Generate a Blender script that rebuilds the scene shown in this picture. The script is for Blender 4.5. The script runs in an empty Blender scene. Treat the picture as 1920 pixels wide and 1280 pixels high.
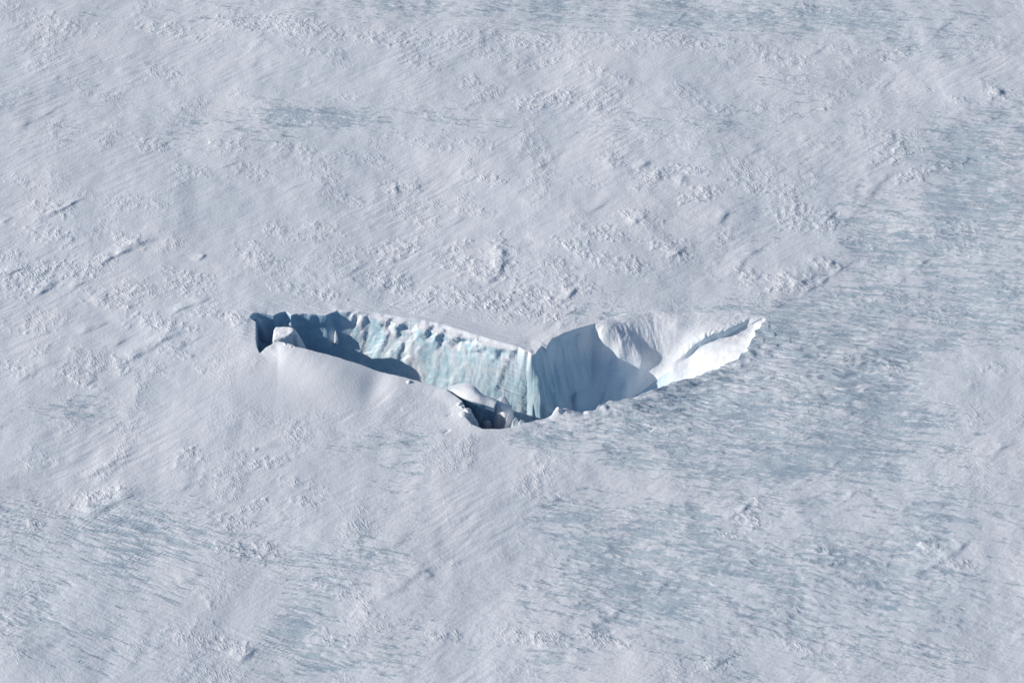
import bpy, math
import numpy as np
S = bpy.context.scene
R = math.radians

# ---------------------------------------------------------------- camera
PITCH, DIST, HF = R(38.0), 1411.0, R(12.0)
CAM = np.array([0.0, -DIST*math.cos(PITCH), DIST*math.sin(PITCH)])
cd = bpy.data.cameras.new('camera'); cam = bpy.data.objects.new('camera', cd)
S.collection.objects.link(cam); S.camera = cam
cam.location = CAM.tolist(); cam.rotation_euler = (math.pi/2-PITCH, 0, 0)
cd.sensor_width = 36; cd.lens = 18/math.tan(HF); cd.clip_start = 5; cd.clip_end = 90000

# ---------------------------------------------------------------- light
SUN_EL = R(20.5)
SUN_TO = np.array([-1.0, 0.02])            # horizontal direction towards the sun
SUN_TO /= np.linalg.norm(SUN_TO)
sd_ = np.array([SUN_TO[0]*math.cos(SUN_EL), SUN_TO[1]*math.cos(SUN_EL), math.sin(SUN_EL)])
w = bpy.data.worlds.new('World'); S.world = w; w.use_nodes = True
nt = w.node_tree; bg = nt.nodes['Background']
sky = nt.nodes.new('ShaderNodeTexSky'); sky.sky_type = 'NISHITA'; sky.sun_disc = False
sky.sun_elevation = SUN_EL; sky.sun_rotation = math.atan2(SUN_TO[0], SUN_TO[1])
sky.altitude = 800; sky.dust_density = 0.3; sky.air_density = 1.0; sky.ozone_density = 2.5
nt.links.new(sky.outputs[0], bg.inputs[0]); bg.inputs[1].default_value = 0.10
ld = bpy.data.lights.new('sun', 'SUN'); ld.energy = 5.0; ld.angle = R(0.5); ld.color = (1.0, 0.945, 0.88)
lo = bpy.data.objects.new('sun', ld); S.collection.objects.link(lo)
from mathutils import Vector
lo.rotation_euler = Vector((-sd_).tolist()).to_track_quat('-Z', 'Y').to_euler()
lo.location = (-300, -80, 400)
S.view_settings.view_transform = 'Standard'; S.view_settings.look = 'None'
S.view_settings.exposure = -0.02; S.view_settings.gamma = 1.0; S.view_settings.use_curve_mapping = False
S.render.engine = 'CYCLES'
S.cycles.diffuse_bounces = 2

# ---------------------------------------------------------------- mapping photo point <-> place
T = math.tan(HF); sp, cp = math.sin(PITCH), math.cos(PITCH)
def at(u, v, z=0.0):
    """the place at height z that is seen at photo point (u, v) of 1920 x 1280"""
    u = np.asarray(u, float); v = np.asarray(v, float)
    a = (u-960)/960*T; b = -(v-640)/960*T
    dy = cp + b*sp; dz = -sp + b*cp
    t = (z-CAM[2])/dz
    return np.stack(np.broadcast_arrays(a*t, CAM[1]+dy*t, z+0*t), -1)
def px(x, y):
    """map coordinates: photo point of a spot on the level plain"""
    ry = y-CAM[1]; rz = -CAM[2]
    f = ry*cp - rz*sp; b = ry*sp + rz*cp
    return 960+x/f/T*960, 640-b/f/T*960

# ---------------------------------------------------------------- noise
rng = np.random.default_rng(7)
PERM = rng.permutation(1024); ang = rng.random(1024)*2*math.pi
GX, GY = np.cos(ang), np.sin(ang)
def pn(x, y, seed=0):
    xi = np.floor(x).astype(np.int64); yi = np.floor(y).astype(np.int64)
    fx = x-xi; fy = y-yi
    ux = fx*fx*fx*(fx*(fx*6-15)+10); uy = fy*fy*fy*(fy*(fy*6-15)+10)
    def g(i, j):
        h = PERM[(PERM[(xi+i+seed*37) & 1023]+yi+j+seed*101) & 1023]
        return GX[h]*(fx-i)+GY[h]*(fy-j)
    a = g(0, 0); b = g(1, 0); c = g(0, 1); d = g(1, 1)
    a = a+(b-a)*ux; c = c+(d-c)*ux
    return (a+(c-a)*uy)*1.5
def fbm(x, y, o=4, seed=0, gain=.5):
    s = 0; a = 1; n = 0
    for k in range(o):
        s = s+a*pn(x*2**k, y*2**k, seed+k*5); n += a; a *= gain
    return s/n
def ss(a, b, x):
    t = np.clip((x-a)/(b-a), 0, 1); return t*t*(3-2*t)

# ---------------------------------------------------------------- the chasm: rim (photo u, v, lip height, metres of run per metre of depth, lip width)
FAR, PEN, NEAR, OPEN = .42, .30, .06, .8
RIM = [
 (468,594,2,.5,10),(474,587,1.5,.45,8),(486,586,1.0,.3,8),(502,588,.5,.3,8),(514,590,.5,.3,8),(526,585,.5,.25,8),(537,583,.5,.25,8),(546,591,.5,.3,8),(556,588,.5,.25,8),(575,588,.5,.2,8),
 (596,587,.5,.2,8),(612,590,.5,.2,8),(624,585,.5,.2,8),(633,580,1,.35,8),(642,582,1,.4,8),(665,583,1,.42,8),(700,585,1,.45,8),(735,591,1,.5,8),(760,596,1,.5,8),(790,600,1,.5,8),
 (830,608,1,.5,8),(870,620,1,.45,8),(910,632,1,.40,8),(950,644,1,.34,8),(974,650,1,.30,8),(984,657,1,.30,8),(992,658,1,.28,8),(997,663,.6,.3,8),
 (1004,662,.5,.36,8),(1009,655,1,.42,8),(1016,648,1,.42,8),(1025,650,.6,.42,8),(1031,641,1,.42,8),(1036,634,1,.42,8),(1046,630,1,.42,8),(1060,623,1,.4,8),(1078,618,.5,.5,8),(1100,612,0,.9,8),
 (1140,598,0,1.0,8),(1180,590,0,1.0,8),(1220,586,0,1.0,8),(1255,588,0,1.0,8),(1300,586,0,1.1,8),(1350,586,0,1.2,8),(1400,588,0,1.2,8),(1437,594,0,1.0,6),
 (1434,601,.4,.3,6),(1427,607,.4,.2,6),(1424,616,.4,.2,6),(1414,620,.4,.2,6),(1417,630,.8,.2,6),(1409,636,.5,.2,6),(1404,648,1.0,.2,6),(1400,653,.5,.2,6),(1403,659,1.2,.2,6),(1389,663,.6,.2,6),(1384,673,1.0,.15,7),(1369,678,.6,.15,8),(1350,687,.8,.15,8),(1346,694,1.2,.1,9),(1326,697,.8,.1,9),(1300,708,1,.1,10),
 (1260,719,1.5,.1,12),(1225,731,2,.06,14),(1208,738,2,.06,14),(1180,748,2,.06,14),(1150,752,2,.06,14),(1130,757,2.5,.06,10),(1112,769,1.5,.06,10),(1094,769,1.5,.06,10),
 (1075,767,2.5,.06,10),(1058,765,2.5,.06,10),(1042,770,2,.06,10),(1028,779,1,.06,10),(1000,788,1,.06,10),(975,795,1,.06,10),(958,800,.5,.06,10),(940,803,.5,.06,10),
 (905,803,.5,.08,10),(885,795,.5,.3,10),(872,780,.8,.35,10),(874,766,1,.25,10),(866,750,1.5,.2,12),(850,738,2,.12,14),(838,730,2.5,.06,16),(822,724,2,.06,18),(775,712,2,.06,22),
 (729,700,2.4,.06,26),(685,687,3,.06,28),(645,675,4,.06,30),(610,664,5,.06,30),(577,655,6,.06,30),(555,650,6,.06,28),(542,644,6,.06,26),(530,641,5.5,.06,26),
 (515,641,5,.06,24),(500,650,4,.06,22),(487,662,2.2,.06,20),(482,650,1.8,.06,18),(480,635,1.4,.06,18),(480,618,1.2,.06,16),(480,604,1.2,.06,14),(474,600,1.2,.1,14)]
_rr = np.random.default_rng(5); _o = []; _sm = []
for _i, _a in enumerate(RIM):                      # a slightly ragged line between the rim points
    _b = RIM[(_i+1) % len(RIM)]; _k = max(1, int(math.hypot(_a[0]-_b[0], _a[1]-_b[1])//7))
    for _j in range(_k):
        _t = _j/_k; _p = [p+(q-p)*_t for p, q in zip(_a, _b)]
        if _j: _p[1] += _rr.normal()*(.4 if _p[3] < .8 and _p[3] > .2 else .5); _p[2] += abs(_rr.normal())*.1*(_p[3] > .2)*(_p[3] < .7)
        _o.append(tuple(_p)); _sm.append(at(*[p+(q-p)*_t for p, q in zip(_a[:3], _b[:3])])[:2])
RIM = _o
SMO = np.array(_sm)
for _ in range(6): SMO = (np.roll(SMO, 1, 0)+2*SMO+np.roll(SMO, -1, 0))/4
RA = np.array(RIM, float)
RP = np.array([at(r[0], r[1], r[2]) for r in RIM])[:, :2]
def smooth_dist(x, y):
    n = len(SMO); best = np.full(x.shape, 1e18); inside = np.zeros(x.shape, bool)
    for i in range(n):
        a = SMO[i]; b = SMO[(i+1) % n]; e = b-a
        t = np.clip(((x-a[0])*e[0]+(y-a[1])*e[1])/(e@e), 0, 1)
        np.minimum(best, (x-(a[0]+t*e[0]))**2+(y-(a[1]+t*e[1]))**2, out=best)
        inside ^= ((a[1] > y) != (b[1] > y)) & (x < (b[0]-a[0])*(y-a[1])/((b[1]-a[1]) or 1e-9)+a[0])
    return np.where(inside, 1, -1)*np.sqrt(best)
def rim_fields(x, y):
    n = len(RP); best = np.full(x.shape, 1e18); run = np.zeros(x.shape); zl = np.zeros(x.shape); wd = np.zeros(x.shape)
    sw = np.zeros(x.shape); nx = np.zeros(x.shape); ny = np.zeros(x.shape); inside = np.zeros(x.shape, bool)
    for i in range(n):
        a = RP[i]; b = RP[(i+1) % n]; e = b-a; L = e@e
        t = np.clip(((x-a[0])*e[0]+(y-a[1])*e[1])/L, 0, 1)
        dx = x-(a[0]+t*e[0]); dy = y-(a[1]+t*e[1]); d = dx*dx+dy*dy
        m = d < best; best[m] = d[m]; nx[m] = dx[m]; ny[m] = dy[m]
        A = RA[i]; B = RA[(i+1) % n]
        run[m] = (A[3]+(B[3]-A[3])*t)[m]; q = math.sqrt(L)/(d+1.5)**2
        sw += q; zl += q*(A[2]+(B[2]-A[2])*t); wd += q*(A[4]+(B[4]-A[4])*t)
        c = ((a[1] > y) != (b[1] > y)) & (x < (b[0]-a[0])*(y-a[1])/((b[1]-a[1]) or 1e-9)+a[0])
        inside ^= c
    d = np.sqrt(best); zl /= sw; wd /= sw
    return np.where(inside, d, -d), run, zl, wd, nx/(d+1e-6), ny/(d+1e-6)
# depth seen at photo points: (u, v, depth)
CTRL = [
 (1080,617,0),(1110,608,0),(1140,598,0),(1180,590,0),(1220,586,0),(1255,586,0),(1300,586,0),(1350,587,0),(1400,589,0),(1437,596,0),
 (1130,640,6),(1160,630,4),(1200,640,8.0),(1160,667,12),(1200,686,16.5),(1100,655,13),(1235,640,8.8),(1060,660,18),
 (1248,612,4.2),(1250,640,8.7),(1240,668,14.6),(1222,697,20.5),(1264,612,2.5),
 (1060,700,25),(1100,692,24),(1140,692,21.5),(1180,700,21.5),(1040,700,30),
 (1018,775,46),(1060,765,42),(1100,757,38),(1150,745,35),(1200,735,31),(1080,738,31),(1140,722,30),(1180,715,27),(1203,712,25.5),
 (1262,706,19),(1300,700,14),(1280,670,13),(1275,640,8.2),(1300,640,6.5),(1300,615,3),(1350,680,8),(1350,658,5.5),(1350,618,2),(1390,662,4),(1400,640,3),(1420,612,1.5),
 (500,640,18),(520,650,22),(560,660,26),(640,670,32),(700,690,37),(760,705,42),(820,740,46),(900,760,49),(980,800,46),
 (560,700,28),(700,770,40),(820,830,47),(950,880,50),(1050,820,42),(1150,790,33),(1250,750,22),(1330,715,12),(880,800,40)]
CP = np.array([at(c[0], c[1], -c[2]) for c in CTRL]); CV = np.array([c[2] for c in CTRL], float)
def _phi(r2): return .5*r2*np.log(r2+1e-9)
def tps_fit(P, V, lam=8.0):
    n = len(P); d2 = ((P[:, None]-P[None])**2).sum(-1)/1e4
    A = np.zeros((n+3, n+3)); A[:n, :n] = _phi(d2)+np.eye(n)*lam*1e-4
    A[:n, n] = 1; A[:n, n+1:] = P/100; A[n, :n] = 1; A[n+1:, :n] = (P/100).T
    return np.linalg.solve(A, np.concatenate([V, [0, 0, 0]]))
TW = tps_fit(CP[:, :2], CV)
def floor_depth(x, y):
    s = TW[len(CP)]+TW[len(CP)+1]*x/100+TW[len(CP)+2]*y/100
    for i in range(len(CP)):
        s = s+TW[i]*_phi(((x-CP[i, 0])**2+(y-CP[i, 1])**2)/1e4)
    return s

# ---------------------------------------------------------------- the plain
# patches of broken, wind-carved snow: photo u, v, half length, half height, strength
SAS = [(1025,188,48,14,1),(1110,200,42,9,.8),(985,195,25,9,.8),(1225,333,34,17,1),(1295,322,30,8,1),(1312,368,34,14,1),(1410,350,38,13,.9),(1478,362,28,10,.9),(1500,405,42,22,1),(1552,418,24,14,1),
 (1675,283,36,15,1),(1772,310,55,7,.9),(1712,330,28,9,1),(1868,178,20,12,1),(1550,492,26,10,1),(1482,525,52,20,1),(1398,515,20,16,1),(1200,410,35,11,1),(1128,440,50,12,.9),(1070,460,30,12,.9),
 (1262,467,32,22,1),(1130,492,44,12,.9),(1182,502,30,14,1),(905,502,60,20,1),(845,492,30,14,.8),(742,465,48,17,.9),(728,528,46,20,1),(600,545,40,10,.7),(660,520,40,10,.6),(850,560,90,16,.8),(930,572,90,16,1),(1000,590,60,10,1),(1005,555,50,20,1),
 (1060,535,45,18,.8),(940,465,18,22,1),(860,458,25,10,.8),(1040,500,30,14,.8),(740,345,18,14,.9),(775,350,12,16,.8),(910,335,35,10,.8),(880,390,40,9,.7),(600,425,40,10,.6),(1100,345,25,10,.5),(1150,300,20,12,.8),
 (100,390,32,12,1),(95,440,45,15,.9),(240,450,26,12,1),(300,605,50,15,1),(235,548,45,14,.9),(70,518,70,24,1),(155,508,46,14,1),(20,480,30,14,.9),(205,562,45,12,.8),(60,610,40,12,.7),(395,590,40,10,.8),(350,520,44,12,.9),(350,540,40,12,.8),
 (500,490,34,12,.9),(518,430,32,10,.9),(478,478,30,12,.8),(590,443,40,9,.6),(540,540,40,9,.8),(600,550,40,9,.9),(640,478,38,14,.6),(225,680,18,16,1),(150,702,36,16,.9),(72,655,20,10,.7),(30,690,30,14,.8),(330,660,30,10,.7),(295,690,30,9,.6),(380,690,16,9,.7),
 (440,600,26,9,.9),(330,640,40,9,.5),(187,925,42,13,1),(150,945,40,8,.7),(360,852,24,14,.9),(370,880,50,14,.4),(508,866,36,10,1),(455,848,18,9,.9),(430,895,30,12,.6),(555,905,40,9,.6),(480,946,24,9,.9),(565,940,28,8,.8),(440,975,34,9,.9),
 (400,900,40,12,.4),(455,1035,48,12,.9),(500,1030,26,10,.8),(430,990,24,9,.8),(380,1195,50,24,.6),(430,1212,34,18,.8),(395,1130,14,10,.8),(640,1110,50,12,.5),(620,1195,34,14,.8),(60,980,14,12,1),(690,1165,40,12,.7),(840,1190,34,10,.8),
 (1000,1195,70,13,.8),(1135,1205,40,14,.8),(1110,1190,30,10,.6),(1405,970,26,14,.9),(1420,950,10,20,.8),(1370,1000,30,8,.6),(1732,1022,28,12,.9),(1540,1032,24,7,.9),(1572,1053,18,6,.9),(1490,1045,26,8,.6),(1800,1060,30,10,.7),(1350,1245,32,8,.8),(1500,1210,34,12,.8),
 (1590,1090,14,9,.8),(1700,560,40,14,.5),(1660,680,50,10,.8),(1600,675,40,8,.7),(1620,560,30,10,.5),(1780,450,50,14,.6),(1800,430,34,12,.7),(1770,590,34,12,.5),(1890,540,30,14,.4),(1620,450,30,8,.6),
 (560,52,110,14,.8),(460,45,60,12,.8),(700,75,60,10,.8),(330,55,60,12,.8),(100,40,80,16,.6),(60,90,60,14,.5),(590,100,40,8,.7),(800,75,60,12,.7),(860,66,30,10,.6),(980,80,60,8,.7),(1030,72,30,10,.7),(930,100,60,10,.6),(790,120,34,14,.7),(1010,118,44,8,.7),
 (1280,80,70,12,.9),(1160,90,40,12,.6),(1440,105,34,12,.7),(1500,110,26,9,.7),(1420,90,60,8,.5),(1560,90,60,8,.5),(1680,98,40,8,.7),(1520,15,26,7,1),(1120,135,34,10,.7),(1150,150,44,8,.5),(880,155,28,12,.7),(930,110,44,6,.5),(1550,180,24,8,.6),(1480,145,30,8,.6),
 (1340,205,34,10,.6),(1300,190,40,8,.5),(1640,155,50,10,.4),(1800,190,24,8,.7),(1630,215,26,12,.5),(330,140,12,6,.9),(290,275,38,11,.8),(430,275,34,8,.8),(560,280,44,8,.7),(650,290,20,8,.6),(360,320,34,10,.6),(470,320,34,12,.6),(600,300,30,14,.5),(800,270,60,9,.5),(880,265,50,10,.5),
 (840,225,50,8,.4),(60,345,40,10,.6),(290,385,26,10,.6),(640,365,20,9,.7),(670,375,16,8,.8),(540,225,50,10,.4),(1230,255,30,10,.4),(1340,280,40,10,.4),(1180,230,40,8,.4),(1100,60,40,8,.4)]
# wind-drift ridges: u0, v0, u1, v1, height, half width
DRIFT = [(66,417,157,373,1.3,2.4),(175,500,299,439,1.5,2.6),(0,519,47,497,1.2,2.4),(58,559,109,526,1.2,2.4),(120,548,168,522,1.0,2.2),(317,592,405,552,.9,2.2),(226,679,339,621,1.3,3),
 (146,625,204,599,.8,2.2),(204,650,255,621,.6,2.2),(470,500,529,484,.7,2.2),(365,490,386,475,.8,1.8),(328,655,379,628,.6,2.2),(0,420,20,405,.9,2.4),(560,430,600,415,.5,2),(640,520,700,480,.5,2.2),(720,495,770,455,.6,2.4),
 (700,545,760,515,.8,2.4),(910,535,955,482,1.5,2.6),(1060,570,1075,540,1.0,2.0),(1180,425,1215,410,.8,2),(1195,322,1220,305,.7,2),(1270,355,1285,330,.9,2.4),(1340,425,1370,395,.8,2.4),(1255,485,1285,462,1.0,2.2),
 (1440,585,1560,470,.9,4),(1560,440,1700,280,.55,4.5),(832,812,843,802,-.7,.8),(836,779,849,773,-.6,.7),(625,792,702,760,-.45,1.0),(698,764,748,727,-.5,1.0),(1215,812,1225,800,-.5,.8),(1490,560,1600,480,.7,2.4),(1525,430,1570,390,.9,2.4),(1330,540,1450,440,.6,3),(1640,560,1760,460,.5,2.4),(1850,190,1880,170,1.0,2.4),(1380,310,1460,250,.5,2.4),
 (1100,400,1150,370,.5,2),(1000,320,1060,280,.5,2),(820,430,880,400,.5,2),(400,320,470,290,.5,2.2),(250,300,330,260,.5,2.2),(30,250,110,200,.6,2.6),(520,360,600,330,.4,2),(145,970,270,918,1.4,4.0),(320,925,400,880,.7,4),
 (440,845,600,815,.5,3.5),(120,905,250,850,.5,4),(0,900,170,850,.5,4),(330,1095,380,1080,.6,2),(700,1130,830,1050,.7,3),(790,1090,810,1075,.7,2),(440,1240,480,1210,.9,3),(1215,1125,1275,1065,.45,1.8),(1360,975,1410,940,.9,1.8),
 (1560,950,1610,915,.5,2),(1750,1060,1830,1010,.7,2),(1320,1260,1380,1225,.9,2),(1700,1080,1770,1050,.5,2),(1520,900,1600,840,.5,3),(1840,870,1900,820,.6,2.5),(820,710,850,690,.0,2),(20,720,110,670,.6,3),(100,690,220,740,.6,3.4),
 (1100,1180,1200,1120,.5,2.4),(640,1060,800,1000,.4,3),(1740,70,1800,20,.6,2.5),(1240,60,1290,15,.6,2.2),(1650,160,1700,120,.5,2.4),(1470,130,1560,80,.4,2.4),(960,1010,1080,960,.3,3)]
# where bare blue ice shows through: u, v, half width, half height, weight (negative: snow lies over it)
ICE = [(1650,700,420,500,.42),(1200,1120,700,200,.3),(1450,760,380,100,.6),(1250,770,180,40,.9),(1700,640,300,120,.35),(1550,620,180,70,.6),(1750,420,230,60,.6),(1850,270,120,60,.8),(1500,950,420,150,.3),(1700,1150,360,170,.25),(1150,1060,260,110,.4),(1250,1180,300,120,.25),
 (1080,970,120,50,.6),(260,990,260,70,.5),(120,1130,260,150,.5),(420,1060,200,70,.4),(30,980,90,60,.4),(560,1230,220,60,.6),(700,1040,110,60,.75),(560,1160,60,60,.6),(700,840,110,40,.7),(800,920,110,60,.55),(770,812,50,20,.9),(1000,825,80,22,.9),
 (150,770,180,26,.55),(480,800,100,14,.4),(420,240,330,40,.5),(560,215,160,22,.6),(860,222,230,26,.6),(1250,240,160,24,.5),(1450,160,90,16,.4),(960,15,700,40,.75),(1350,40,340,36,.6),(1750,60,220,80,.4),(200,180,160,40,.3),(1080,590,22,10,1.0),(1150,595,26,9,.9),(1225,593,26,7,.9),(1330,580,30,8,.8),
 (1450,215,200,30,.2),(1160,560,40,14,.2),(1400,680,90,50,.6),(1230,850,170,28,1.0),(1500,860,260,24,.7),(1430,640,60,40,.9),
 (1880,720,120,90,-.7),(1690,700,60,30,-.4),(1550,905,90,20,-.5),(900,1000,160,70,-.7),(960,890,120,70,-.5),(640,970,90,60,-.5),(1640,980,70,24,-.4),(480,1140,70,40,-.4),(640,720,240,60,-1.5),(900,650,150,40,-1.0),(1500,500,80,60,-.5),(900,900,80,40,-.3)]

# single hummocks of ice and snow: photo u, v, half sizes, height
BUMPS = [(1046,775,13,6,2.6),(1062,777,12,4,1.0),(1118,764,11,5,2.4),(1135,770,9,4,1.0),(1093,775,12,4,-1.2),(1078,772,10,4,-1.4),(1000,797,22,3,1.0),(1030,792,20,3,.9),
 (1440,612,12,5,1.2),(1452,628,9,4,1.4),(1430,640,11,5,1.3),(1421,652,10,4,1.4),(1412,664,11,4,1.5),(1406,676,13,4,1.4),(1388,686,13,4,1.2),(1370,694,16,3,1.0),(1455,650,14,4,1.3),(1480,640,12,5,1.2),(1445,668,16,4,1.0),
 (1500,690,30,4,1.1),(1420,700,40,4,1.2),(1340,712,50,4,1.2),(1280,724,50,4,1.3),(1500,655,14,5,1.1),(1530,665,14,5,1.0),(1520,720,20,5,.9),(1250,745,60,4,1.1),(1180,764,40,4,1.1),(1380,730,60,4,.9),(1440,742,40,4,.8),(1330,760,60,4,.8),
 (1455,795,20,5,.8),(1240,790,50,4,.8),(940,476,16,14,.9),(1232,332,14,9,.6),(1140,305,12,8,.4),(1285,345,12,8,.5),(742,350,9,12,.8),(190,560,16,8,.8),(1870,176,16,7,.6),(1690,282,16,8,.6),(1560,490,12,6,.9),(1500,527,20,8,.9),(1545,205,8,4,.6),
 (490,590,8,3,.4),(1225,640,6,10,.0),(865,612,30,3,.5),(700,586,30,2,.4)]

def plain(x, y, fine=True):
    u, v = px(x, y)
    # slow swells
    h = 4.0*fbm(x/190+3, y/150, 3, 11)+.95*fbm(x/46, y/60, 3, 12)+.25*fbm(x/14, y/17, 2, 13)
    # drift-grained surface along the wind (lower left to upper right)
    c, s = math.cos(R(42)), math.sin(R(42))
    a = (x*c+y*s); b = (-x*s+y*c)
    wx = 9*fbm(x/60, y/60, 2, 31); wy = 9*fbm(x/60+9, y/60, 2, 32)
    amp = .3+.8*ss(-.1, .5, fbm(x/90, y/90, 2, 15))
    wx *= .5; wy *= .35
    g0 = .75*amp*(.22*pn((a+wx)/22, (b+wy)/4.6, 17)+.13*pn((a+wx)/9, (b+wy)/2.3, 18)+.30*pn((a+wx)/26, (b+wy)/9, 19)*pn(x/30, y/30, 20))
    ice = np.zeros_like(x); leftish = ss(700, 0, u)*ss(800, 1000, v)
    for (cu, cv, ru, rv, wgt) in ICE:
        ice += wgt*np.exp(-(((u-cu)/ru)**2+((v-cv)/rv)**2)**1.15)
    ice += .38*ss(-20, 130, u-(1437+(590-v)*.95))*ss(690, 600, v)*ss(60, 200, v)
    th = R(-7)-R(16)*leftish-R(9)*ss(900, 1250, v)
    xr = x*np.cos(th)+y*np.sin(th); yr = -x*np.sin(th)+y*np.cos(th)
    wr = 3.0*fbm(x/22, y/22, 3, 41)
    n1 = fbm(xr/30, (yr+wr)/5.5, 3, 21); n2 = pn(xr/11, (yr+wr)/2.0, 22); n3 = pn(xr/4.5, (yr+wr)/1.15, 23)
    n4 = fbm(x/45+5, y/45, 3, 24)
    st = .75*n1+.55*n2+.32*n3+.75*n4
    h = h+g0*(1-.65*np.clip(ice*1.3, 0, 1))
    icemask = np.clip(.5+.55*(st+1.15*np.clip(ice, -1, 1)-.92), 0, 1)*ss(-.02, .12, ice)
    sas = np.zeros_like(x)
    m1 = 16*fbm(x/7, y/8, 4, 51)+8*pn(x/3, y/3, 52)
    for (cu, cv, ru, rv, wgt) in SAS:
        sel = (np.abs(u-cu) < ru*2.2+20) & (np.abs(v-cv) < rv*2.2+30)
        if not sel.any(): continue
        uu = u[sel]-cu; vv = v[sel]-cv - .18*(u[sel]-cu)*(1 if (cu*7+cv*13) % 5 < 3 else -1)
        q = np.sqrt((uu/ru)**2+(vv/rv)**2)+m1[sel]/15
        sas[sel] = np.maximum(sas[sel], .88*wgt*ss(1.6, .1, q))
    cl = fbm(x/34+7, y/40, 4, 61)
    sas = np.maximum(sas, .55*ss(-.02, .5, cl)*(1-.6*ss(.2, .6, ice)))
    sas = sas*np.clip(.75+.9*pn(x/5, y/6, 62)+.5*pn(x/14, y/12, 63), .15, 1.15)
    sd, run, zl, wd, nx, ny = rim_fields(x, y)
    clean = np.exp(-(((u-620)/230)**2+((v-715)/55)**2)**2)+np.exp(-(((u-930)/120)**2+((v-622+.12*(930-u))/16)**2)**2)
    clean = np.clip(clean, 0, 1)
    nearrim = ss(-5, -.5, sd)
    sas = sas*(1-clean)*(1-nearrim); 
    # broken crust: short leaning blades across the wind
    c2, s2 = math.cos(R(-58)), math.sin(R(-58))
    a2 = x*c2+y*s2; b2 = -x*s2+y*c2
    ww = 1.2*pn(x/3, y/3, 71)
    if fine:
        bl = pn((a2+ww)/5.2, (b2+ww*.6)/1.75, 72)+.55*pn((a2-ww)/3.4, b2/1.25, 73)
        h = h+sas*(.25*bl*(1+.7*pn(x/8, y/8, 74))+.08)
        h = h+.045*pn(x/1.6, y/1.9, 75)
    # ice is scoured lower than the snow lying on it
    h = h-.30*ss(.35, .7, icemask)*(1-.4*n2)+.12*pn(xr/9, yr/1.6, 77)*ss(0, .5, ice)
    for (cu, cv, ru, rv, hh) in BUMPS:
        f_ = 1 if cu < 1300 or cv < 600 else 1.9
        h += hh*(1 if f_ == 1 else .3)*np.exp(-(((u-cu)/np.where(u > cu, ru*.5/f_, ru*f_))**2+((v-cv-.06*(u-cu))/(rv*.9))**2))*(1+.4*n3)
    # drifts
    for (u0, v0, u1, v1, hh, hw) in DRIFT:
        if hh == 0: continue
        p0 = at(u0, v0); p1 = at(u1, v1); e = p1[:2]-p0[:2]; L = np.hypot(*e); e = e/L
        sel = (x > min(p0[0], p1[0])-14) & (x < max(p0[0], p1[0])+14) & (y > min(p0[1], p1[1])-18) & (y < max(p0[1], p1[1])+18)
        if not sel.any(): continue
        X = x[sel]-p0[0]; Y = y[sel]-p0[1]
        t = (X*e[0]+Y*e[1])/L; o = -(X*e[1]-Y*e[0])+1.6*pn(X/13, Y/13, int(u0) % 50)     # o > 0: upper-left side
        o = -o if e[0] < 0 else o
        prof = np.where(o > 0, np.exp(-(o/(hw*2.8))**2), np.exp(-(o/(hw*.75))**2))
        h[sel] += hh*(.62+.55*pn(X/9, Y/9, int(v0) % 40))*prof*ss(-.08, .35, t)*ss(1.08, .65, t)
    # the near-left swell that runs up to the rim, and the lips of the chasm
    dpt = np.maximum(-sd, 0)
    h = h*(1-.75*ss(-9, 0, sd)*ss(1020, 985, u))*(1-.6*clean)
    h = h+.16*pn((x*.95-y*.31)/12, (x*.31+y*.95)/1.6, 83)*ss(-22, -4, sd)*ss(1015, 985, u)*(v < 660)*ss(0, -2, sd)
    h = h+zl*np.exp(-(dpt/wd)**1.35)
    # fold on the near swell
    p = at(705, 745); q = at(610, 790)
    h = h-1.2*np.exp(-(((u-705+.35*(v-720))/24)**2+((v-728)/36)**2))+1.8*np.exp(-(((u-620)/60)**2+((v-712)/28)**2))+.8*np.exp(-(((u-745)/30)**2+((v-735)/25)**2))
    # ribs of ice along the right-hand near rim
    rb = ss(1000, 1150, u)*ss(1480, 1330, u)*ss(880, 790, v)*(v > 600+(1437-u)*.36)*ss(-60, -2, sd)*(sd < .5)
    rb2 = np.exp(-(((u-1560)/170)**2+((v-690)/95)**2)**2)
    h = h+(rb+.7*rb2)*(.95*pn(xr/16, (yr+wr)/3.1, 81)+.35*pn(xr/6, (yr+wr)/1.6, 82))
    return h, icemask*(1-clean), sas, sd, run, nx, ny, u, v, clean

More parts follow.
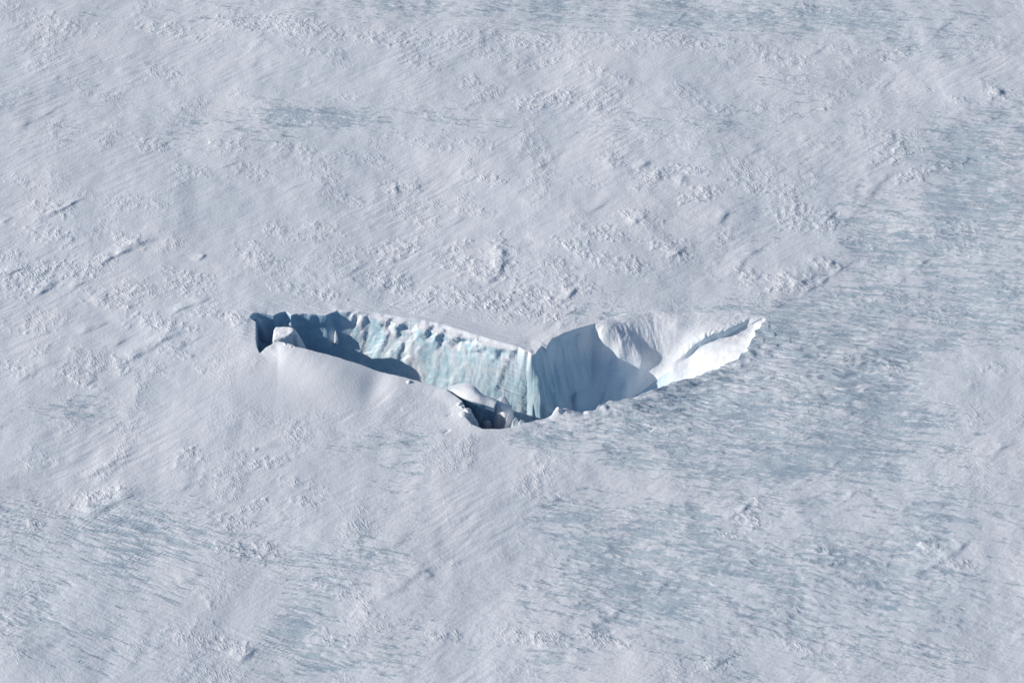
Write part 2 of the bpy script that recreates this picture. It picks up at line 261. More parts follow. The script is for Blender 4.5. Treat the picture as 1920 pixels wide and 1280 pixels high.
# tongues of snow and ice that stand out from the cliff: photo u of their sharp right edge, width, top and bottom depth, how far they stand out
LOBES = [(668,16,0,9,1.6),(690,18,1,7,1.8),(735,30,-1,7,3.4),(760,20,4,10,2.2),(812,34,-1,12,3.6),(838,20,5,14,2.4),(868,22,2,9,1.8),(905,30,4,9,.5),(700,18,14,26,.9),(775,22,18,34,1.2),(742,16,12,24,.9),(968,14,8,30,.6)]
def chasm(x, y):
    h, ice, sas, sd, run, nx, ny, u, v, clean = plain(x, y)
    X = x.copy(); Y = y.copy()
    ins = sd > 0
    F = floor_depth(x, y)
    far = (ny < 0) & ins                                   # hanging from the far side
    fr = sorted([(r[0], r[3]) for r in RIM if r[1] < 668 and r[3] < .6 and r[3] > .2 and 480 < r[0] < 1100])
    fs_ = np.interp(np.linspace(480, 1090, 25), [a for a, b in fr], [b for a, b in fr])
    wrun = np.interp(u, np.linspace(480, 1090, 25), fs_)
    run = np.where(far & (run < .6), wrun, run)
    tt = ss(.6, 4, sd)*far*(run < .6)
    sds = sd*(1-tt)+smooth_dist(x, y)*tt
    d0 = np.clip(sds/run, 0, 50)
    # flutes down the cliff
    lean = .12+ss(900, 740, u)*.8
    q = x+lean*d0*.8
    rgt = ss(780, 880, u)
    mod = .4+.9*ss(-.3, .5, pn(q/17, d0/22, 90))
    fl = (1.9-1.4*rgt)*pn(q/(13+7*rgt)+.45*pn(x/9, d0/11, 89), d0/35, 91)+mod*((.85-.7*rgt)*pn(q/6.1+.35*pn(x/6, d0/8, 85), d0/18, 92)+(.12-.06*rgt)*pn(q/2.6, d0/14, 93))+.07*pn(q/1.1, d0/7, 94)
    for (eu, wl, dt, db, am) in LOBES:
        qq = u+d0*1.25+2.5*pn(d0/3, x/20, eu)-eu
        fl = fl-am*ss(-wl, -1, qq)*ss(7, 0, qq)*ss(dt-2.5, dt, d0)*ss(db+6, db, d0)
    cut = ss(.5, 6, d0)*(.35+.65*ss(640, 690, u))*ss(1000, 985, u)+.45*ss(985, 1000, u)*ss(0, 8, d0)*ss(1090, 1050, u)
    lay = .32*pn(x/30+d0/40, d0/1.9, 95)+.17*pn(x/12, d0/.8, 96)+.3*np.abs(pn(x/5, d0/5, 86))
    sdw = sds+np.where(far, (fl+lay)*cut*.8, .5*pn(x/4, y/4, 97)*ss(0, 3, sd))+np.where(far & (u > 1000) & (run < .75), (1.7*pn((x+y)/9, d0/26, 87)+.7*pn((x+y)/3.6+d0/20, d0/12, 88))*ss(1, 7, d0), 0)
    # rounded snow shoulder at the top: first metres of run drop little, then steep
    sh = 3.2*ss(640, 760, u)*ss(1000, 900, u)*far+.8*far
    off = sh*(.8+np.clip(1.3*pn(q/17, y/14, 98)+.5*pn(q/7, y/9, 84)+.2*pn(q/4.4, y/3, 99), -.7, 1.6)*np.exp(-(d0/8)**2))
    runw = np.where(run > .6, .42, run)
    Wa = sdw*.38; Wb = (sdw-off)/runw
    kk = np.clip(.5+.5*(Wb-Wa)/1.2, 0, 1); W = Wa*(1-kk)+Wb*kk
    opn = ss(1105, 1185, u)*(run > .6)
    W = W*(1-opn)+(.22*sd+.022*sd*sd)*opn
    W = np.maximum(W, 0)
    k = 1.6
    e = np.clip(.5+.5*(F-W)/k/2, 0, 1); dep = F*(1-e)+W*e-k*2*e*(1-e)*.6
    dep = np.maximum(dep, 0)*ss(0, .6, sd)
    floorness = ss(2, 8, W-F)*ins
    # relief of the drifted floor and of the sunlit ramp
    g1 = fbm(x/16, y/16+.04*dep, 4, 111)
    band = pn((x*.5+y*.9)/6.5+1.5*g1, (x*.9-y*.5)/38, 112)
    sw_ = pn((x-.9*y)/5.2+1.2*g1, (x+y)/40, 118)
    flo = floorness*(.8*g1+(.55*band+.4*sw_*(1+sw_))*ss(1240, 1190, u))
    # scalloped snow above the bowl: ribs that run downhill
    sc = np.exp(-(((u-1190)/62)**2+((v-620)/26)**2)**2)
    flo = flo+sc*(.42*np.abs(pn((x+.35*y)/3.1, y/19, 113))+.12*pn(x/1.3, y/4, 114))*ss(.5, 3, dep)
    vl = np.interp(u, [1262, 1285, 1310, 1335, 1360, 1385, 1400, 1412, 1422], [655, 648, 640, 634, 629, 619, 612, 603, 598])-11+1.6*pn(x/5, y/9, 115)
    stp = 2.6*ss(1262, 1300, u)*ss(1428, 1412, u)
    flo = flo-stp*ss(-3.0, 1.0, v-vl)*ss(45, 12, v-vl)+.35*stp*ss(-14, -4, v-vl)*ss(-1, -3, v-vl)*np.abs(pn(x/3.5, y/7, 116))
    z = h*(1-ss(0, 1, sd/np.where(run > .6, 24, 2)))-dep+flo*ss(0, 2.5, dep)
    z = np.where(ins, z+ss(0, 2, sd)*0.0, h)
    # the shoulder overhangs in tongues: push the wall back under it
    ov = far*ss(2, 4, dep)*ss(13, 6, dep)*ss(660, 740, u)*ss(985, 930, u)
    tong = np.clip(.35+pn(x/9, dep/5, 121)+.5*pn(x/4, dep/2.5, 122), 0, 1)
    X += nx*(-1)*0; Y += ov*tong*1.5
    lv = far*ss(.5, 4, dep)*ss(22, 8, dep)*ss(655, 620, u)*ss(470, 500, u)
    Y += lv*1.2*np.clip(.6+pn(x/8, dep/6, 123), 0, 1.2)
    return X, Y, z, ice, sas, sd, run, dep, far, u, v, floorness, W, F, clean

# ---------------------------------------------------------------- materials
def mat(name):
    m = bpy.data.materials.new(name); m.use_nodes = True
    n = m.node_tree; b = n.nodes['Principled BSDF']; return m, n, b
def N(n, t, **k):
    x = n.nodes.new(t)
    for a, v in k.items(): setattr(x, a, v)
    return x
def noise(n, scale, detail=4, rough=.55, stretch=(1, 1, 1), rot=0.0, src=None):
    g = N(n, 'ShaderNodeNewGeometry'); mp = N(n, 'ShaderNodeMapping', vector_type='TEXTURE')
    mp.inputs['Rotation'].default_value = (0, 0, rot); mp.inputs['Scale'].default_value = tuple(1/q for q in stretch)
    t = N(n, 'ShaderNodeTexNoise'); t.inputs['Scale'].default_value = scale
    t.inputs['Detail'].default_value = detail; t.inputs['Roughness'].default_value = rough
    n.links.new(src or g.outputs['Position'], mp.inputs[0]); n.links.new(mp.outputs[0], t.inputs['Vector'])
    return t.outputs[0]
def math_(n, op, a, b=None, c=None):
    m = N(n, 'ShaderNodeMath', operation=op)
    for i, v in enumerate((a, b, c)):
        if v is None: continue
        if isinstance(v, (int, float)): m.inputs[i].default_value = v
        else: n.links.new(v, m.inputs[i])
    return m.outputs[0]
def mix(n, f, a, b):
    m = N(n, 'ShaderNodeMix', data_type='RGBA')
    for s, v in ((m.inputs[0], f), (m.inputs[6], a), (m.inputs[7], b)):
        if isinstance(v, (int, float)): s.default_value = v
        elif isinstance(v, tuple): s.default_value = v+(1,) if len(v) == 3 else v
        else: n.links.new(v, s)
    return m.outputs[2]
def maprange(n, v, a, b, c=0, d=1):
    m = N(n, 'ShaderNodeMapRange', interpolation_type='SMOOTHSTEP'); n.links.new(v, m.inputs[0])
    for i, q in enumerate((a, b, c, d)): m.inputs[i+1].default_value = q
    return m.outputs[0]
def attr(n, name):
    a = N(n, 'ShaderNodeAttribute'); a.attribute_name = name; return a.outputs['Fac']
def bump(n, h, strength, dist, prev=None):
    b = N(n, 'ShaderNodeBump'); b.inputs['Strength'].default_value = strength; b.inputs['Distance'].default_value = dist
    n.links.new(h, b.inputs['Height'])
    if prev is not None: n.links.new(prev, b.inputs['Normal'])
    return b.outputs[0]

SNOW = (.785, .80, .815); SNOW2 = (.75, .78, .81); BLUE = (.585, .665, .70); BLUE2 = (.45, .54, .60)
def ground_material():
    m, n, b = mat('wind_packed_snow_and_ice')
    ice = attr(n, 'ice'); sas = attr(n, 'crust')
    tone = maprange(n, noise(n, .012, 3), .35, .65)
    base = mix(n, tone, SNOW, SNOW2)
    base = mix(n, maprange(n, noise(n, .25, 4, .6, (1, 1, 1)), .4, .75, 0, .5), base, (.84, .82, .83))
    s1 = noise(n, .36, 5, .68, (.14, 1, 1), R(-8)); s2 = noise(n, .95, 3, .6, (.16, 1, 1), R(-12))
    raw = math_(n, 'ADD', ice, math_(n, 'ADD', math_(n, 'MULTIPLY_ADD', s1, 1.9, -.95), math_(n, 'MULTIPLY_ADD', s2, .9, -.45)))
    gate = maprange(n, ice, .05, .3)
    f = math_(n, 'MULTIPLY', maprange(n, raw, .36, .92), gate)
    bl = mix(n, maprange(n, noise(n, .09, 3, .5, (.3, 1, 1)), .42, .62), BLUE, BLUE2)
    col = mix(n, f, base, bl)
    n.links.new(col, b.inputs['Base Color'])
    n.links.new(maprange(n, f, 0, 1, .75, .42), b.inputs['Roughness'])
    b.inputs['IOR'].default_value = 1.31
    b.inputs['Specular IOR Level'].default_value = .25
    n1 = noise(n, 1.0, 3, .6, (.42, 1, 1), R(-58))
    n2 = noise(n, .42, 5, .65, (.3, 1, 1), R(42))
    n3 = noise(n, .7, 4, .6, (.2, 1, 1), R(-8))
    g = math_(n, 'MULTIPLY', maprange(n, noise(n, .02, 3), .4, .62, .35, 1.3), math_(n, 'MULTIPLY_ADD', attr(n, 'calm'), -.8, 1.0))
    p = bump(n, math_(n, 'MULTIPLY', n2, g), .5, .38)
    p = bump(n, math_(n, 'MULTIPLY', n1, math_(n, 'ADD', sas, .12)), 1.0, 1.0, p)
    p = bump(n, math_(n, 'MULTIPLY', n3, ice), .6, .7, p)
    p = bump(n, math_(n, 'MULTIPLY', f, -1.0), .6, .35, p)
    n.links.new(p, b.inputs['Normal'])
    return m
def cliff_material():
    m, n, b = mat('layered_glacier_ice')
    snow = attr(n, 'snow')
    v = noise(n, .14, 5, .6, (1, .6, .12)); l = noise(n, .35, 4, .6, (.08, .08, 1.6)); big = noise(n, .05, 3, .5, (1, 1, .5))
    a = math_(n, 'ADD', math_(n, 'MULTIPLY', v, .6), math_(n, 'ADD', math_(n, 'MULTIPLY', l, .22), math_(n, 'MULTIPLY', big, .35)))
    f = maprange(n, a, .50, .70)
    col = mix(n, f, (.56, .735, .79), (.83, .845, .86))
    col = mix(n, maprange(n, noise(n, .09, 4, .6, (1, 1, .35)), .52, .66, 0, .8), col, (.45, .65, .74))
    col = mix(n, math_(n, 'MULTIPLY', attr(n, 'deep'), .75), col, (.30, .50, .66))  # shade of the dark left end and side walls, painted as bluer ice
    col = mix(n, snow, col, (.83, .83, .85))
    n.links.new(col, b.inputs['Base Color'])
    b.inputs['Roughness'].default_value = .5; b.inputs['IOR'].default_value = 1.31; b.inputs['Specular IOR Level'].default_value = .3
    p = bump(n, noise(n, .5, 5, .62, (1, .7, .2)), .55, .5)
    p = bump(n, noise(n, 1.2, 4, .6, (.1, .1, 1.5)), .35, .3, p)
    n.links.new(p, b.inputs['Normal'])
    return m
def floor_material(name, A, B, shade):
    m, n, b = mat(name)
    ice = attr(n, 'ice')
    base = mix(n, maprange(n, noise(n, .05, 3), .35, .65), A, B)
    base = mix(n, attr(n, 'deep'), base, shade)  # shade of the bowl painted into the snow colour
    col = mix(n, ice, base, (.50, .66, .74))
    n.links.new(col, b.inputs['Base Color'])
    b.inputs['Roughness'].default_value = .7; b.inputs['Specular IOR Level'].default_value = .2
    p = bump(n, noise(n, .24, 5, .6, (.3, 1, 1), R(50)), .5, .7)
    p = bump(n, noise(n, .11, 5, .6, (.22, 1, 1), R(-24)), .6, 1.6, p)
    p = bump(n, noise(n, .9, 4, .6), .25, .2, p)
    n.links.new(p, b.inputs['Normal'])
    return m
def lump_material(name, c1, c2, bs=.5):
    m, n, b = mat(name)
    n.links.new(mix(n, maprange(n, noise(n, .2, 4, .6, (1, 1, .5)), .4, .6), c1, c2), b.inputs['Base Color'])
    b.inputs['Roughness'].default_value = .65; b.inputs['Specular IOR Level'].default_value = .2
    n.links.new(bump(n, noise(n, .5, 5, .6), bs, .5), b.inputs['Normal'])
    return m
DM = lump_material('pit_shade_blue', (.26, .44, .64), (.38, .54, .68), .5)  # dark blue that paints the pit's shade onto the bridge skirts
GM = ground_material(); CM = cliff_material(); FM = floor_material('drifted_snow', (.86, .86, .86), (.83, .845, .865), (.46, .61, .74))  # last floor colour is the bowl's painted shade
SM = lump_material('clean_snow', (.82, .825, .835), (.79, .815, .84)); IM = lump_material('pale_blue_ice', (.60, .75, .81), (.80, .83, .86), .7)

# ---------------------------------------------------------------- mesh building
def link_mesh(name, V, Fq, material, normals=None, attrs=None, parent=None, smooth=True):
    me = bpy.data.meshes.new(name)
    nv, nf, k = len(V), len(Fq), Fq.shape[1]
    me.vertices.add(nv); me.vertices.foreach_set('co', np.ascontiguousarray(V, np.float32).ravel())
    me.loops.add(nf*k); me.loops.foreach_set('vertex_index', Fq.astype(np.int32).ravel())
    me.polygons.add(nf); me.polygons.foreach_set('loop_start', np.arange(0, nf*k, k, dtype=np.int32))
    me.polygons.foreach_set('use_smooth', np.full(nf, smooth))
    me.update(calc_edges=True)
    for an, av in (attrs or {}).items():
        me.attributes.new(an, 'FLOAT', 'POINT').data.foreach_set('value', np.ascontiguousarray(av, np.float32))
    if normals is not None: me.normals_split_custom_set_from_vertices(np.ascontiguousarray(normals, np.float32))
    me.materials.append(material)
    o = bpy.data.objects.new(name, me); S.collection.objects.link(o)
    if parent: o.parent = parent
    return o
def tag(o, label=None, cat=None, group=None, kind=None):
    if label: o['label'] = label
    if cat: o['category'] = cat
    if group: o['group'] = group
    if kind: o['kind'] = kind
    return o
def grid_normals(P):
    dx = np.empty_like(P); dy = np.empty_like(P)
    dx[:, 1:-1] = P[:, 2:]-P[:, :-2]; dx[:, 0] = P[:, 1]-P[:, 0]; dx[:, -1] = P[:, -1]-P[:, -2]
    dy[1:-1] = P[2:]-P[:-2]; dy[0] = P[1]-P[0]; dy[-1] = P[-1]-P[-2]
    n = np.cross(dx, dy); return n/np.linalg.norm(n, axis=-1, keepdims=True)
def pieces(P, Nn, keep, cls, attrs):
    """split one grid into surfaces that share their borders exactly"""
    ny_, nx_ = P.shape[:2]
    idx = np.arange(ny_*nx_).reshape(ny_, nx_)
    Q = np.stack([idx[:-1, :-1], idx[:-1, 1:], idx[1:, 1:], idx[1:, :-1]], -1).reshape(-1, 4)
    kf = keep.ravel(); cf = cls.ravel(); out = {}
    Vf = P.reshape(-1, 3); Nf = Nn.reshape(-1, 3)
    for c in np.unique(cf[kf]):
        q = Q[kf & (cf == c)]
        us, inv = np.unique(q, return_inverse=True)
        out[int(c)] = (Vf[us], inv.reshape(-1, 4), Nf[us], {k: a.ravel()[us] for k, a in attrs.items()})
    return out
def join(*ps):
    ps = [p for p in ps if p is not None]; off = 0; Vs, Fs, Ns = [], [], []; A = {k: [] for k in ps[0][3]}
    for V, F_, Nn, a in ps:
        Vs.append(V); Fs.append(F_+off); Ns.append(Nn); off += len(V)
        for k in A: A[k].append(a[k])
    return np.concatenate(Vs), np.concatenate(Fs), np.concatenate(Ns), {k: np.concatenate(v) for k, v in A.items()}

MG = 45
# the plain beyond the detailed part, out to the horizon
def graded(lo, hi, st, far):
    a = list(np.arange(lo, hi+.1, st)); s = st
    while a[-1] < far: s *= 1.25; a.append(a[-1]+s)
    s = st
    while a[0] > -far: s *= 1.25; a.insert(0, a[0]-s)
    return np.array(a)
ox = graded(-560, 560, 5.6, 40000); oy = graded(-480, 700, 7.2, 40000)
bx, by = np.meshgrid(ox, oy)
bh, bice, bsas, *_ = plain(bx, by, fine=False)
bu, bv = px(bx, np.maximum(by, -700)); infront = by > -700
under = infront & (bu > -MG+3) & (bu < 1920+MG-3) & (bv > -MG+3) & (bv < 1280+MG-3)
bh = bh*np.exp(-(np.hypot(bx, by)/6000)**2)
bm_ = np.where(infront, np.minimum(np.minimum(bu+MG, 1920+MG-bu), np.minimum(bv+MG, 1280+MG-bv)), -1)
bh0 = bh.copy(); bh = bh-1.3*ss(6, 30, bm_)
deep = infront & (bu > -MG+22) & (bu < 1920+MG-22) & (bv > -MG+22) & (bv < 1280+MG-22)
bk = ~(deep[:-1, :-1] & deep[1:, :-1] & deep[:-1, 1:] & deep[1:, 1:])
BP = np.stack([bx, by, bh], -1)
outer = pieces(BP, grid_normals(BP), bk, np.zeros(bk.shape, int), {'ice': bice, 'crust': bsas*.6, 'calm': bsas*0})

HX, HY = .70, .90
X0, X1, Y0, Y1 = -392.0, 392.0, -300.6, 427.5
xs = np.arange(X0, X1+.01, HX); ys = np.arange(Y0, Y1+.01, HY)
gx, gy = np.meshgrid(xs, ys)
h, ice, sas, sd, run, nx, ny, u, v, clean = plain(gx, gy)
def coarse(x, y):
    i = np.clip(np.searchsorted(ox, x)-1, 0, len(ox)-2); j = np.clip(np.searchsorted(oy, y)-1, 0, len(oy)-2)
    a = (x-ox[i])/(ox[i+1]-ox[i]); b = (y-oy[j])/(oy[j+1]-oy[j])
    return (bh0[j, i]*(1-a)+bh0[j, i+1]*a)*(1-b)+(bh0[j+1, i]*(1-a)+bh0[j+1, i+1]*a)*b
mm = np.minimum(np.minimum(u+MG, 1920+MG-u), np.minimum(v+MG, 1280+MG-v)); tm = ss(2, 24, mm)
h = h*tm+(coarse(gx, gy)+.04)*(1-tm)
fx, fy = (xs[:-1]+HX/2)[None], (ys[:-1]+HY/2)[:, None]
fu, fv = px(fx+0*fy, fy+0*fx)
MG = 45
keep = (fu > -MG) & (fu < 1920+MG) & (fv > -MG) & (fv < 1280+MG)
# inner box round the chasm
i0 = int(round((-172-X0)/HX)); i1 = int(round((165-X0)/HX)); 
yb0 = at(900, 822)[1]; yb1 = at(900, 560)[1]
j0 = int(round((yb0-Y0)/HY)); j1 = int(round((yb1-Y0)/HY))
keep[j0:j1, i0:i1] = False
P = np.stack([gx, gy, h], -1)
def face_mean(a): return (a[:-1, :-1]+a[1:, :-1]+a[:-1, 1:]+a[1:, 1:])/4
cls = np.zeros(keep.shape, int)
fs = face_mean(sas); cls[fs > .42] = 1
fi = face_mean(ice); cls[(fi > .55) & (cls == 0)] = 2
main = pieces(P, grid_normals(P), keep, cls, {'ice': ice, 'crust': sas, 'calm': clean})

KX, KY = 2, 3
xi = np.linspace(xs[i0], xs[i1], (i1-i0)*KX+1); yi = np.linspace(ys[j0], ys[j1], (j1-j0)*KY+1)
ax, ay = np.meshgrid(xi, yi)
CX, CY, CZ, cice, csas, csd, crun, cdep, cfar, cu, cv, cflo, cW, cF, cclean = chasm(ax, ay)
# edge of the inner box lies exactly on the outer grid's edge
def edge_fix(Z, H):
    for jj, J in ((0, j0), (-1, j1)): Z[jj] = np.interp(xi, xs[i0:i1+1], H[J, i0:i1+1])
    for ii, I in ((0, i0), (-1, i1)): Z[:, ii] = np.interp(yi, ys[j0:j1+1], H[j0:j1+1, I])
edge_fix(CZ, h)
CP3 = np.stack([CX, CY, CZ], -1)
CN = grid_normals(CP3)
snowy = np.maximum(ss(.5, .75, CN[..., 2]), .12*ss(1020, 1075, cu))
ck = np.ones((len(yi)-1, len(xi)-1), bool)
cc = np.zeros(ck.shape, int)
fsd = face_mean(csd); fsas = face_mean(csas); fice = face_mean(cice); fdep = face_mean(cdep); ffar = face_mean(cfar.astype(float)); ffu = face_mean(cu); fflo = face_mean(cflo)
cc[fsas > .42] = 1; cc[(fice > .55) & (cc == 0)] = 2
ins = fsd > 0
wall = ins & (ffar > .5) & (ffu < 1000) & (fflo < .5)
bowlw = ins & (ffar > .5) & (ffu >= 1000) & (ffu < 1078) & (fflo < .4)
cc[ins] = 3
cc[ins & (ffu > 1238-.1*(face_mean(cv)-600))] = 4
cc[wall] = 5; cc[bowlw] = 6
nearw = ins & ~(ffar > .5) & (fflo < .5) & (ffu < 1230)
cc[nearw] = 7
hole_ice = np.where(csd > 0, 0, cice)
shade_tint = np.clip(ss(650, 630, cu)+ss(10, 30, cdep)*(~cfar)+.55*ss(998, 1012, cu)*cfar*ss(1130, 1060, cu)+.85*ss(8, 22, cdep)*ss(1225, 1150, cu)*(cu > 1040), 0, 1)  # painted shade mask: left end, lower near wall, corner wall, bowl
vl_ = np.interp(cu, [1262, 1285, 1310, 1335, 1360, 1385, 1400, 1412, 1422], [655, 648, 640, 634, 629, 619, 612, 603, 598])-11
step = np.exp(-(((cu-1345)/62)**4+((cv-vl_+1)/3.4)**2))
hole_ice = np.where((csd > 0) & (cu > 1230), np.clip(step, 0, 1)*.7, hole_ice)
inner = pieces(CP3, CN, ck, cc, {'ice': hole_ice, 'crust': csas, 'calm': cclean, 'snow': snowy, 'deep': shade_tint})
def sub(p):
    if p is None: return None
    V, F_, Nn, a = p; return V, F_, Nn, {'ice': a['ice'], 'crust': a['crust'], 'calm': a['calm']}

V_, F_, N_, A_ = join(main.get(0), sub(inner.get(0)), outer.get(0))
tag(link_mesh('snow_field', V_, F_, GM, N_, A_), 'grey white wind packed snow plain around the chasm', kind='structure')
V_, F_, N_, A_ = join(main.get(1), sub(inner.get(1)))
tag(link_mesh('sastrugi', V_, F_, GM, N_, A_), 'patches of rough broken wind carved snow crust on the plain', 'snow crust', kind='stuff')
V_, F_, N_, A_ = join(main.get(2), sub(inner.get(2)))
tag(link_mesh('blue_ice', V_, F_, GM, N_, A_), 'streaks of bare grey blue ice showing through thin snow', 'ice', kind='stuff')
def simple(name, c, m, **k):
    if c in inner:
        V_, F_, N_, A_ = inner[c]; o = link_mesh(name, V_, F_, m, N_, A_); tag(o, **k); return o
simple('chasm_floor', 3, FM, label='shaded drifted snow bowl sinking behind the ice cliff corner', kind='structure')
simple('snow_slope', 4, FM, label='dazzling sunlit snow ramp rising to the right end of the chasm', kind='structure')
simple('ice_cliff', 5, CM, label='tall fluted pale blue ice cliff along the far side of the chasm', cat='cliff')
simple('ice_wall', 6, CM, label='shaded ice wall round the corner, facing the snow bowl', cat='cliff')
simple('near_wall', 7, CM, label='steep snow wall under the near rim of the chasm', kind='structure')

# ---------------------------------------------------------------- blocks and shards standing in the chasm
import bmesh
def hull(name, pts, material, n_sub=3, amp=.35, seed=1, soft=3, scale=4.0, smooth=True):
    """a rock-like body: hull of corner points given as (photo u, photo v, height), then roughened"""
    W3 = np.array([at(p[0], p[1], p[2]) for p in pts]); c = W3.mean(0)
    bm = bmesh.new()
    for p in W3-c: bm.verts.new(p.tolist())
    r = bmesh.ops.convex_hull(bm, input=bm.verts)
    bmesh.ops.delete(bm, geom=[g for g in bm.verts if not g.link_faces], context='VERTS')
    bmesh.ops.triangulate(bm, faces=bm.faces)
    for k in range(n_sub):
        bmesh.ops.subdivide_edges(bm, edges=bm.edges[:], cuts=1, use_grid_fill=True, smooth=.12 if k < 2 else 0)
    bmesh.ops.recalc_face_normals(bm, faces=bm.faces); bm.normal_update()
    for _ in range(soft):
        bmesh.ops.smooth_vert(bm, verts=bm.verts, factor=.35, use_axis_x=True, use_axis_y=True, use_axis_z=True)
    bm.normal_update()
    V = np.array([v.co for v in bm.verts]); Nn = np.array([v.normal for v in bm.verts])
    d = fbm((V[:, 0]+V[:, 2]*.3)/scale+seed, (V[:, 1]+V[:, 2]*.35)/scale, 4, 130+seed)
    V = V+Nn*(amp*d)[:, None]
    for v, q in zip(bm.verts, V): v.co = q.tolist()
    me = bpy.data.meshes.new(name); bm.to_mesh(me); bm.free()
    me.polygons.foreach_set('use_smooth', [True]*len(me.polygons)); me.set_sharp_from_angle(angle=R(38))
    me.materials.append(material)
    o = bpy.data.objects.new(name, me); o.location = c.tolist(); S.collection.objects.link(o)
    return o
def down(pts, z, grow=0.0, shift=(0, 0)):
    """corner points under a top outline, at height z: the same plan, spread by grow"""
    W3 = np.array([at(p[0], p[1], p[2]) for p in pts]); c = W3.mean(0); out = []
    for q in W3:
        x = c[0]+(q[0]-c[0])*(1+grow)+shift[0]; y = c[1]+(q[1]-c[1])*(1+grow)+shift[1]
        d = np.array([x, y, z])-CAM; f = d[1]*cp-d[2]*sp; b = d[1]*sp+d[2]*cp
        out.append((960+d[0]/f/T*960, 640-b/f/T*960, z))
    return out

top = [(515,613,.6),(530,616,1.6),(550,613,2.6),(553,620,2.6),(540,630,1.8),(526,635,1.0),(512,638,.2),(514,626,.4)]
tag(hull('snow_block', top+down(top, -30, .9, (3, 3)), SM, 4, .5, 2, 9), 'snow block with a flat sunlit top standing in the dark left end of the chasm', 'snow block')
top = [(548,627,.5),(553,626,1.2),(557,628,1.0),(556,640,-2.5),(551,636,-2.0)]
tag(hull('ice_shard', top+down(top, -14, .3, (1.5, 0)), SM, 3, .3, 3), 'small bright wedge of snow just right of the flat topped block', 'ice shard')
top = [(629,619,-9.5),(631,622,-10.5),(632,634,-13),(630,643,-15.5),(626,642,-15.5),(627,632,-13)]
tag(hull('ice_spur', top+down(top, -20, .2, (.5, 4)), SM, 3, .3, 4), 'little bright ice spur glowing on the shaded left part of the cliff', 'ice spur')

def slab(name, rows, material, thick, amp=.25, seed=1, n=40, m=14):
    """a leaning sheet of snow: far edge and near edge given as (u, v, z) chains, front and back skirts going down"""
    A, B = [np.array([at(*p) for p in r]) for r in rows]
    def res(Pq, k):
        L = np.concatenate([[0], np.cumsum(np.linalg.norm(np.diff(Pq, axis=0), axis=1))]); t = np.linspace(0, L[-1], k)
        return np.stack([np.interp(t, L, Pq[:, i]) for i in range(3)], -1)
    A = res(A, n); B = res(B, n)
    for _ in range(2):
        A[1:-1] = (A[:-2]+2*A[1:-1]+A[2:])/4; B[1:-1] = (B[:-2]+2*B[1:-1]+B[2:])/4
    rings = []
    for zz, off in ((thick, 7.0), (thick*.6, 6.0), (thick*.3, 5.4), (thick*.1, 1.0), (.6, .05)): rings.append(A+np.array([0, off, -zz]))
    for k in range(m+1):
        t = k/m; P_ = A+(B-A)*t; P_[:, 2] += 1.1*math.sin(math.pi*t); rings.append(P_)
    for zz, off in ((.7, -.05), (1.6, .7), (thick*.08, 2.4), (thick*.2, 4.2), (thick*.35, 4.6), (thick*.6, 3.6), (thick, 2.6)): rings.append(B+np.array([0, off, -zz]))
    G = np.stack(rings); nr = len(G)
    G += (amp*fbm(G[..., 0]/4+seed, G[..., 2]/5+G[..., 1]/4, 4, 140+seed))[..., None]*np.array([.4, -1, .5])
    V = G.reshape(-1, 3); c = V.mean(0); idx = np.arange(nr*n).reshape(nr, n)
    Q = np.stack([idx[:-1, :-1], idx[1:, :-1], idx[1:, 1:], idx[:-1, 1:]], -1).reshape(-1, 4)
    me = bpy.data.meshes.new(name)
    ends = [tuple(int(i) for i in idx[::-1, 0]), tuple(int(i) for i in idx[:, -1])]
    me.from_pydata((V-c).tolist(), [], Q.tolist()+ends); me.validate()
    me.polygons.foreach_set('use_smooth', [True]*len(me.polygons)); me.set_sharp_from_angle(angle=R(40))
    bm = bmesh.new(); bm.from_mesh(me); bmesh.ops.recalc_face_normals(bm, faces=bm.faces); bm.to_mesh(me); bm.free()
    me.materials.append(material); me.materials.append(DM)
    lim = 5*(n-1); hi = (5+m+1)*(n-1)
    me.polygons.foreach_set('material_index', [1 if (i > hi or i < lim-(n-1)) else 0 for i in range(len(me.polygons))])  # skirts below the top get the painted pit shade
    o = bpy.data.objects.new(name, me); o.location = c.tolist(); S.collection.objects.link(o); return o
far_ = [(838,729,1.0),(848,723,1.6),(860,719,2.4),(872,717.5,3.2),(881,718,3.6),(890,723,3.6),(899,733,2.6),(908,741,1.8),(920,744,1.4),(929,748,1.2),(933,751,1.0)]
nea_ = [(841,732,.6),(852,737,1.0),(862,742,1.4),(873,747,2.0),(883,750.5,2.4),(893,753,2.6),(902,756,2.2),(910,757.5,1.6),(917,760,1.2),(923,762,1.0),(926,763,.8)]
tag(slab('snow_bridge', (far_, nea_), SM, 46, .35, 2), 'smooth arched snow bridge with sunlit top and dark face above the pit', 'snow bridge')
top = [(929,752,.3),(940,745,1.2),(947,741,1.8),(951,748,.5),(963,768,-3),(957,774,-5),(948,779,-6),(941,768,-3),(937,758,0)]
tag(hull('ice_fin', top+down(top, -44, .15, (-1, 2)), SM, 4, .5, 5), 'sharp ice fin with a shaded right face beside the arched snow bridge', 'ice fin')
top = [(950,782,-3.5),(957,775,-3.0),(961,774,-3.2),(958,786,-6),(952,795,-8),(946,798,-8)]
tag(hull('ice_shard', top+down(top, -30, .2, (-1, 1)), SM, 3, .4, 6), 'bright leaning ice shard at the bottom of the pit below the fin', 'ice shard')
top = [(962,786,-1.0),(968,780,-.5),(972,786,-1.5),(968,797,-4.5),(963,800,-5),(960,793,-3)]
tag(hull('ice_shard', top+down(top, -26, .2, (-1, 1)), IM, 3, .4, 7), 'right hand ice shard in the pit, next to the sunlit cliff foot', 'ice shard')
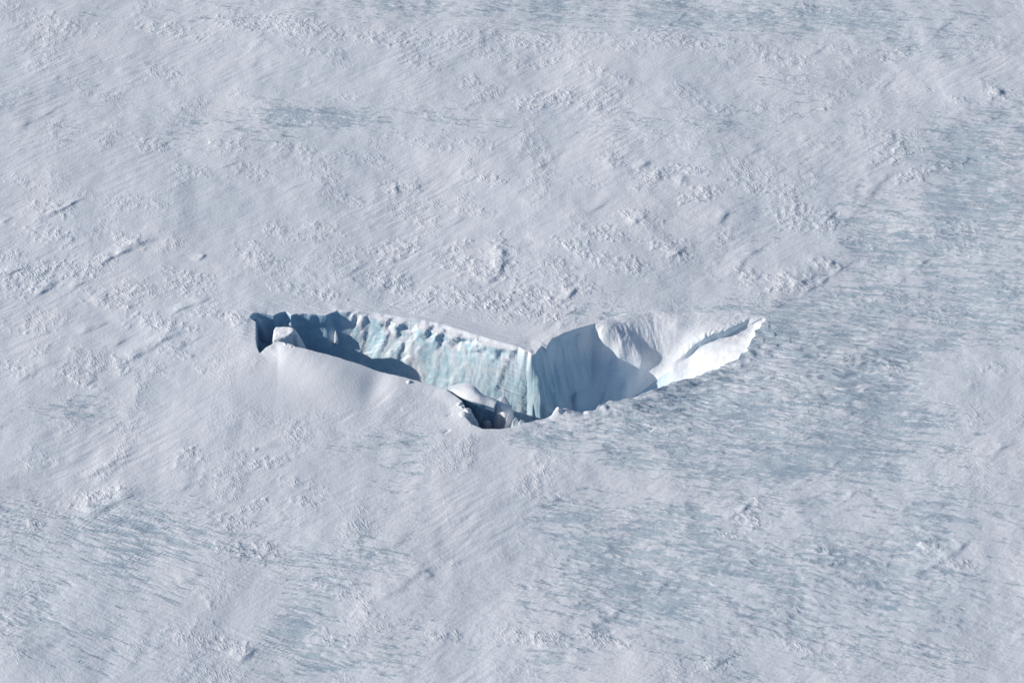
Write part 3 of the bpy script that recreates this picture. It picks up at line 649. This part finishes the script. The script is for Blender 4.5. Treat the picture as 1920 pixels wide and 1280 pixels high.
def chunk(u, v, r, h, label, seed, m=SM):
    rr = np.random.default_rng(seed); z = plain(*[np.array([q]) for q in at(u, v, .5)[:2]])[0][0]
    pts = []
    for k in range(11):
        a = k*2.4+rr.random()*.6; rad = r*(.7+.5*rr.random()); zz = z-.5+h*(.2+.9*rr.random() if k % 2 else 0)
        b = at(u, v, z); 
        p = b+np.array([math.cos(a)*rad, math.sin(a)*rad*1.1, 0])
        d = np.array([p[0], p[1], zz])-CAM; f = d[1]*cp-d[2]*sp; bb = d[1]*sp+d[2]*cp
        pts.append((960+d[0]/f/T*960, 640-bb/f/T*960, zz))
    tag(hull('snow_chunk', pts, m, 2, .2, seed), label, 'snow chunk', 'snow chunks along the edge of the pit')
chunk(861,757,1.5,1.6,'snow chunk at the upper left edge of the dark pit', 21)
chunk(866,763,1.1,1.3,'small snow chunk in the middle of the row on the pit edge', 22)
chunk(878,771,2.0,2.4,'snow chunk overhanging the pit next to the little dark hollow', 23)
chunk(868,777,2.4,1.6,'broad low snow chunk left of the little dark hollow', 24)
chunk(884,797,1.2,1.0,'tiny snow chunk at the lower left curve of the pit edge', 25)

top = [(906,789,-14),(914,786,-12),(921,789,-13),(919,797,-17),(909,798,-18)]
tag(hull('ice_block', top+down(top, -34, .3, (-1, 1)), IM, 3, .6, 11), 'angular ice block lying in the shaded bottom of the pit', 'ice block')
top = [(944,756,-1.5),(950,752,-.2),(953,756,-1.2),(951,765,-4),(946,766,-4.5)]
tag(hull('ice_shard', top+down(top, -24, .15, (-1, 1)), SM, 3, .4, 12), 'slim pale shard leaning on the right face of the sharp ice fin', 'ice shard')
top = [(972,790,.2),(978,786,.8),(983,788,.3),(980,793,-1.0),(974,795,-1.2)]
tag(hull('ice_block', top+down(top, -20, .25, (0, 1)), SM, 3, .4, 13), 'snowy ice block wedged between the pit and the foot of the cliff corner', 'ice block')
chunk(536,645,1.3,1.4,'snow chunk on the near rim just in front of the flat topped block', 26)
chunk(546,650,1.0,.9,'smaller snow chunk on the near rim right of its bigger neighbour', 27)
chunk(765,716,1.5,1.2,'lone small snow chunk on the near rim below the middle of the cliff', 28)
